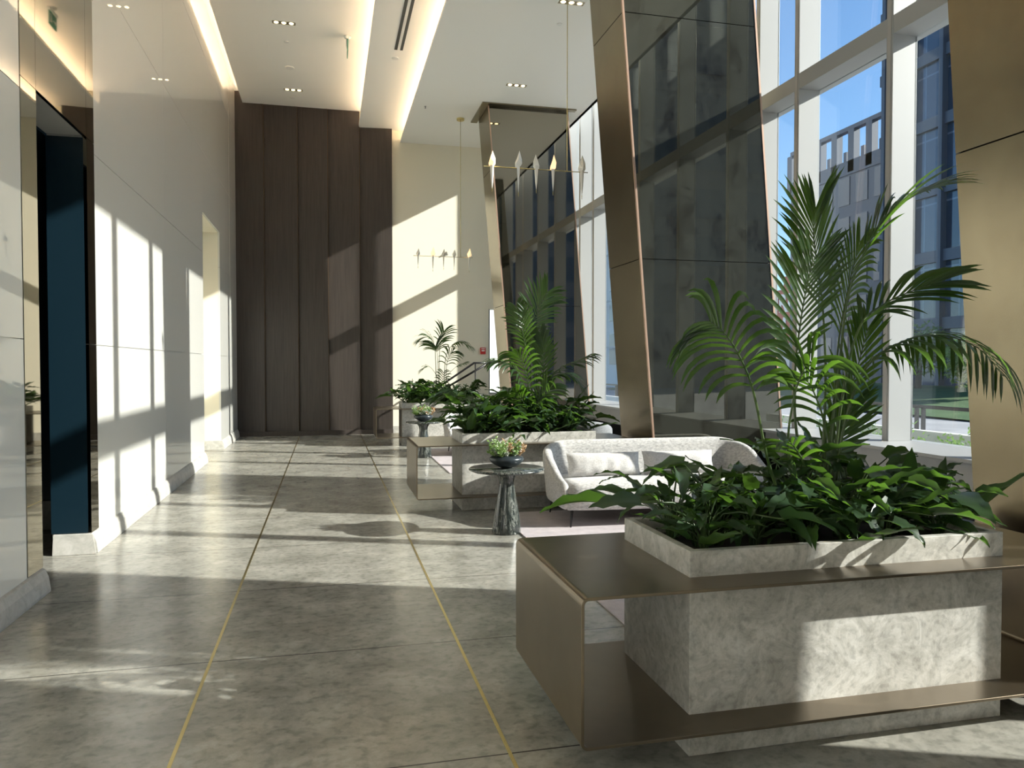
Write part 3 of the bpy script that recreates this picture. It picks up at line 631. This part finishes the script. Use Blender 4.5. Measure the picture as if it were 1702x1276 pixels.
# ------------------------------------------------------------------ ceiling fittings
def downlight(x, y, z, label):
    t = thing('recessed_downlight', label, 'ceiling light', (x, y, z))
    mb = MB(); w2, d2, th = .19, .07, .012
    mb.box(-w2,w2,-d2,-d2+th,-.006,0); mb.box(-w2,w2,d2-th,d2,-.006,0); mb.box(-w2,-w2+th,-d2+th,d2-th,-.006,0); mb.box(w2-th,w2,-d2+th,d2-th,-.006,0); mb.build('trim_frame', 'ceiling_white', t)
    MB().box(-w2+th,w2-th,-d2+th,d2-th,-.003,-.001).build('housing', 'lamp_housing', t)
    for k in (-1, 0, 1):
        MB().lathe([(.001,-.012),(.028,-.010),(.036,-.003)], (k*.115,0,0), 20).build('lamp', 'lamp_glow', t, smooth=True)
downlight(-.645, 12.72, H1, 'triple recessed downlight in the highest ceiling, nearer of the two')
downlight(-.63, 15.75, H1, 'triple recessed downlight in the highest ceiling, close to the timber wall')
downlight(3.20, 12.95, H3, 'triple recessed downlight in the window-side ceiling, farther one')
downlight(3.19, 9.85, H3, 'triple recessed downlight in the window-side ceiling, at the top edge of the photo')
downlight(-.64, 6.6, H1, 'triple recessed downlight above the lift opening, out of view'); 
def disc(name, x, y, z, r_, label, cat, mt='ceiling_white', h=.012):
    return tag(MB().lathe([(.001,-h),(r_*.9,-h),(r_,-h*.5),(r_,0)], (x,y,z), 28).build(name, mt), label, cat)
disc('sprinkler_cover', *at(476,69,13.45).xy, H1, .045, 'small round cover plate just beyond the nearer downlight', 'cover plate', 'white_plastic')
disc('ceiling_speaker', *at(481,109,14.6).xy, H1, .085, 'round flush speaker between the two downlights', 'speaker', 'white_plastic')
disc('sprinkler_cover', *at(486,170,16.2).xy, H1, .06, 'small round cover plate next to the timber wall', 'cover plate', 'white_plastic')
disc('sprinkler_cover', *at(657,98,12.9).xy, H2, .06, 'small round cover plate at the end of the air slot', 'cover plate', 'white_plastic')
sd = thing('slot_diffuser', 'black twin-slot air diffuser running along the middle ceiling strip', 'air vent', (1.14, 6, H2-.002))
for x in (-.045, .045): MB().box(x-.022, x+.022, -6, 6.55, -.004, 0).build('air_slot', 'black', sd)
MB().box(-.020, .020, -6, 6.55, -.006, 0).build('centre_bar', 'white_plastic', sd)
sh = thing('ceiling_sprinkler', 'small chrome sprinkler in the window-side ceiling near the strip light', 'sprinkler', (*at(707,190,14.4).xy, H3))
MB().lathe([(.001,0),(.02,-.002),(.006,-.006),(.006,-.03),(.016,-.034),(.001,-.04)], seg=14).build('deflector', 'steel_dark', sh)
disc('smoke_detector', *at(930,150,10.5).xy, H3, .04, 'tiny round detector in the window-side ceiling', 'detector', 'white_plastic')
# exit sign, hung edge-on to the viewer and mirrored in the bronze portal
ex = thing('exit_sign', 'small hanging green exit sign below the highest ceiling, seen edge-on', 'exit sign', (.345, 13.0, H1))
MB().lathe([(.001,0),(.06,0),(.055,-.03),(.02,-.05),(.001,-.05)], seg=20).build('ceiling_mount', 'white_plastic', ex, smooth=True)
MB().box(-.02,.02,-.17,.17,-.10,-.05).build('housing', 'white_plastic', ex)
MB().box(-.006,.006,-.16,.16,-.30,-.10).build('sign_plate', 'green_sign', ex)
mb = MB()
for sx in (-.0075, .0075):
    a, b_ = min(sx, sx*.8), max(sx, sx*.8)
    # doorway outline, running figure strokes and arrow
    mb.box(a,b_,-.13,-.118,-.27,-.13).box(a,b_,-.13,-.05,-.142,-.13).box(a,b_,-.062,-.05,-.27,-.13)
    mb.box(a,b_,.0,.10,-.207,-.193); mb.add([(b_,.10,-.235),(b_,.14,-.20),(b_,.10,-.165),(a,.10,-.235),(a,.14,-.20),(a,.10,-.165)], [(0,1,2),(5,4,3),(0,3,4,1),(1,4,5,2),(2,5,3,0)])
    mb.box(a,b_,-.10,-.085,-.175,-.158).box(a,b_,-.10,-.075,-.225,-.18).box(a,b_,-.11,-.095,-.262,-.225).box(a,b_,-.08,-.065,-.25,-.22)
mb.build('pictogram', 'letter_white', ex)
# fire call point
fc = thing('fire_alarm_pull', 'small red fire alarm call point on the shaded part of the cream end wall', 'fire alarm', (3.385, YF-.001, 1.81))
MB().box(-.06,.06,-.035,0,-.075,.075).build('case', 'red', fc, bevel=.006); MB().box(-.035,.035,-.042,-.034,-.012,.02).build('handle', 'letter_white', fc); MB().box(-.04,.04,-.038,-.034,.04,.058).build('caption_strip', 'letter_white', fc)
# stair handrails
def rail(name, label, pts, posts):
    t = thing(name, label, 'handrail', pts[0]); b = Vector(pts[0])
    MB().tube([Vector(p)-b for p in pts], .022, 10).build('top_rail', 'steel_dark', t, smooth=True)
    for p, z0 in posts: p = Vector(p); MB().tube([p-b, Vector((p.x, p.y, z0))-b], .014, 8).build('post', 'steel_dark', t, smooth=True)
rail('stair_handrail', 'upper dark handrail rising to a level landing in front of the cream end wall', [at(712,652,16.3), at(738,637,16.3), at(788,603,16.3), at(815,603,16.3)], [(at(790,603,16.3), 0), (at(722,646,16.3), 0)])
rail('stair_handrail', 'lower dark handrail slanting up to the far slanted column', [at(735,648,15.7), at(822,597,15.7)], [(at(738,646,15.7), 0)])

# ------------------------------------------------------------------ outside
sbox('floor_outside', 'asphalt', XG+.12, 900, -60, 900, -.6, -.25)
sbox('floor_pavement', 'ground', XG+.12, 11.0, -20, 60, -.25, -.12)
lw = MB(); nx = 40; vs = []
for j in range(nx+1):
    for i in range(nx+1):
        x = 19+9.5*i/nx; y = 5+46*j/nx; vs.append((x, y, -.2+ (x-19)*.075+.12*noise.noise(Vector((x*.1, y*.1, 0)))))
tag(lw.add(vs, [(j*(nx+1)+i, j*(nx+1)+i+1, (j+1)*(nx+1)+i+1, (j+1)*(nx+1)+i) for j in range(nx) for i in range(nx)]).build('lawn', 'lawn', smooth=True), 'green lawn sloping up beyond the path outside', 'lawn', kind='stuff')
# raised bed kerb + shrubs outside the window
tag(MB().box(7.55, 7.68, 0, 40, -.12, .32).build('bed_kerb', 'pale_wall'), 'low pale kerb wall outside the glass, on the near side of the planting bed', 'kerb')
tag(MB().box(9.45, 9.6, 0, 40, -.12, .42).build('bed_kerb', 'pale_wall'), 'low pale kerb wall outside, on the far side of the planting bed', 'kerb')
rs = random.Random(9)
def shrub_mb(seed, r_, h):
    rnd = random.Random(seed); mb = MB()
    for i in range(420):
        a = rnd.uniform(0, 6.28); q_ = math.sqrt(rnd.random())*r_; z = h*rnd.random()*(1-(q_/r_)**2*.6)
        p = Vector((q_*math.cos(a), q_*math.sin(a), z)); d = Vector((rnd.uniform(-1,1), rnd.uniform(-1,1), rnd.uniform(0,1.2))).normalized(); s_ = d.orthogonal().normalized(); L = rnd.uniform(.05,.11)
        mb.add([p, p+d*L*.5+s_*L*.22, p+d*L, p+d*L*.5-s_*L*.22], [(0,1,2,3)])
    return mb
sp_ = []
for i in range(13):
    x = 8.45+rs.uniform(-.2,.2); y = 6.0+i*.62+rs.uniform(-.1,.1)
    if i < 3:
        t = thing('shrub', '', 'shrub', (x, y, -.12), 0, 'shrubs in the bed outside the glass'); shrub_mb(i, .42, .85).build('foliage', 'shrub_leaf', t); MB().tube([(0,0,0),(.02,0,.4)], .012, 6).build('stem', 'stalk_green', t); sp_.append(t)
    else: t = dup(sp_[i % 3], (x, y, -.12), rs.uniform(0, 6), rs.uniform(.75,1.1))
    t['label'] = 'small sunlit shrub in the planting bed just outside the window wall'
gm = MB()
for i in range(5000):
    p = Vector((rs.uniform(7.75, 9.2), rs.uniform(4, 20), .02)); d = Vector((rs.uniform(-.6,.6), rs.uniform(-.6,.6), 1)).normalized(); s_ = d.orthogonal().normalized(); L = rs.uniform(.12,.30)
    gm.add([p-s_*.012, p+s_*.012, p+d*L], [(0,1,2)])
tag(gm.build('ground_cover', 'shrub_leaf'), 'pale grassy ground cover in the planting bed outside the glass', 'ground cover', kind='stuff')
sbox('floor_bed', 'soil', 7.75, 9.2, 0, 40, -.12, .03)
fe = thing('street_fence', 'dark metal post and rail fence between the planting bed and the path outside', 'fence', (10.6, 8, -.12))
for z in (.86,): MB().box(-.03,.03,0,22,z-.04,z+.02).build('top_rail', 'steel_dark', fe)
for i in range(12):
    for dx in (0, .16): MB().box(-.03,.03,i*1.9+dx,i*1.9+.05+dx,0,.84).build('post', 'steel_dark', fe)
def facade_building(name, label, x0, x1, y0, y1, z1, wallm, panem, cols, rows, zlo=1, face='x'):
    t = thing(name, label, 'building', (x0, y0, -.25)); MB().box(0, x1-x0, 0, y1-y0, 0, z1+.25).build('wall', wallm, t)
    cw = (y1-y0)/cols; rh = (z1-zlo)/rows
    for j in range(rows):
        mb = MB()
        for i in range(cols): mb.box(-.06, .02, cw*(i+.18), cw*(i+.82), zlo+.25+rh*(j+.15), zlo+.25+rh*(j+.85))
        mb.build('window_row', panem, t)
    return t
# dark glass tower
tw = thing('glass_tower', 'tall dark blue glass office tower outside on the right', 'building', (31, 22.7, -.25))
MB().box(0, 25, 0, 15.3, 0, 52).build('curtain_wall', 'tower_glass', tw)
for i in range(8):
    MB().box(-.35, 0, i*2.1, i*2.1+.26, 0, 52).build('vertical_fin', 'tower_frame', tw)
for j in range(14): MB().box(-.18, 0, 0, 15.3, 3.6+j*3.5, 4.2+j*3.5).build('floor_band', 'tower_frame', tw)
ob = facade_building('office_block', 'blue-grey office block with an open crenellated roof screen, outside behind the palm', 44, 59, 46, 66.5, 18.3, 'office_wall', 'office_pane', 9, 5)
MB().box(-.1, .5, 0, 20.5, 22.0, 22.35).build('roof_rail', 'office_wall', ob)
for i in range(10): MB().box(-.1, .5, i*2.25, i*2.25+.75, 18.4, 22.0).build('roof_post', 'office_wall', ob)
for i in range(9): MB().box(.1, .4, i*2.25+1.2, i*2.25+1.6, 18.4, 20.3).build('roof_post', 'office_wall', ob)
MB().box(-.1,.4,0,20.5,18.2,19.4).build('parapet', 'office_wall', ob)
br = thing('brick_building', 'distant red brick building with large white painted letters, behind the palm', 'building', (60, 66, -.25))
MB().box(0, 20, 0, 40, 0, 11.9).build('wall', 'brick', br); MB().box(-.1, 20, 20, 26, 11.9, 13.6).build('stair_tower', 'brick', br)
MB().box(-.06, 0, 0, 40, 0, 4.6).build('ground_floor', 'pale_wall', br)
def text(s_, size, loc, parent, depth=.03):
    cu = bpy.data.curves.new('lettering', 'FONT'); cu.body = s_; cu.size = size; cu.extrude = depth; cu.offset = size*.02
    o = bpy.data.objects.new('lettering_tmp', cu); COL.objects.link(o); dg = bpy.context.evaluated_depsgraph_get(); dg.update()
    me = bpy.data.meshes.new_from_object(o.evaluated_get(dg)); bpy.data.objects.remove(o)
    l_ = bpy.data.objects.new('lettering', me); COL.objects.link(l_); me.materials.append(M['letter_white']); l_.parent = parent; l_.location = loc
    l_.rotation_euler = (R(90), 0, R(-90)); return l_
text('URE.', 3.4, (-.1, 29.6, 8.9), br); text('N', 4.6, (-.1, 28.8, 4.9), br); text('S', 4.6, (-.1, 15.5, 4.9), br)
sc = facade_building('apartment_block', 'pale apartment block under scaffolding seen in the gap between the two mirror columns', 22, 25, 52, 90, 32, 'pale_wall', 'pale_pane', 12, 9)
for j in range(9): MB().box(-1.3, -1.2, 0, 38, j*3.5+3, j*3.5+3.12).build('scaffold_rail', 'scaffold', sc)
for i in range(11): MB().box(-1.3, -1.2, i*3.7, i*3.7+.12, 0, 32).build('scaffold_pole', 'scaffold', sc)
tag(MB().box(2.0, 6.5, 21, 21.4, -.12, 6).build('garden_wall', 'garden_white'), 'sunlit pale wall outside beyond the end window', 'wall')
def tree(x, y, h, r_, seed, label):
    t = thing('street_tree', label, 'tree', (x, y, -.2+(x-19)*.075))
    MB().tube([(0,0,0),(.1,0,h*.4),(0,.1,h*.7)], [.16,.11,.06], 8).build('trunk', 'soil', t, smooth=True)
    rnd = random.Random(seed); mb = MB()
    for i in range(1800):
        d = Vector((rnd.gauss(0,1), rnd.gauss(0,1), rnd.gauss(0,.8))).normalized()*r_*rnd.random()**.4; p = Vector((0,0,h*.72))+d
        n_ = Vector((rnd.uniform(-1,1), rnd.uniform(-1,1), rnd.uniform(-1,1))).normalized(); s_ = n_.orthogonal().normalized(); L = .22
        mb.add([p, p+n_*L*.5+s_*L*.3, p+n_*L, p+n_*L*.5-s_*L*.3], [(0,1,2,3)])
    mb.build('crown', 'shrub_leaf', t)
tree(27, 30.5, 2.6, 1.3, 3, 'taller leafy tree on the lawn outside, the one farther from the tan column'); tree(24, 24.2, 2.0, 1.1, 4, 'smaller leafy tree on the lawn outside, closer to the tan column')
ofb = facade_building('office_block', 'dark office block across the plaza, seen only mirrored in the slanted columns', 8, 48, -52, -38, 44, 'office_wall', 'office_pane', 4, 12)
for j in range(12):
    MB().box(1, 39, 14.0, 14.08, 2+j*3.6, 4.2+j*3.6).build('window_row', 'office_pane', ofb)
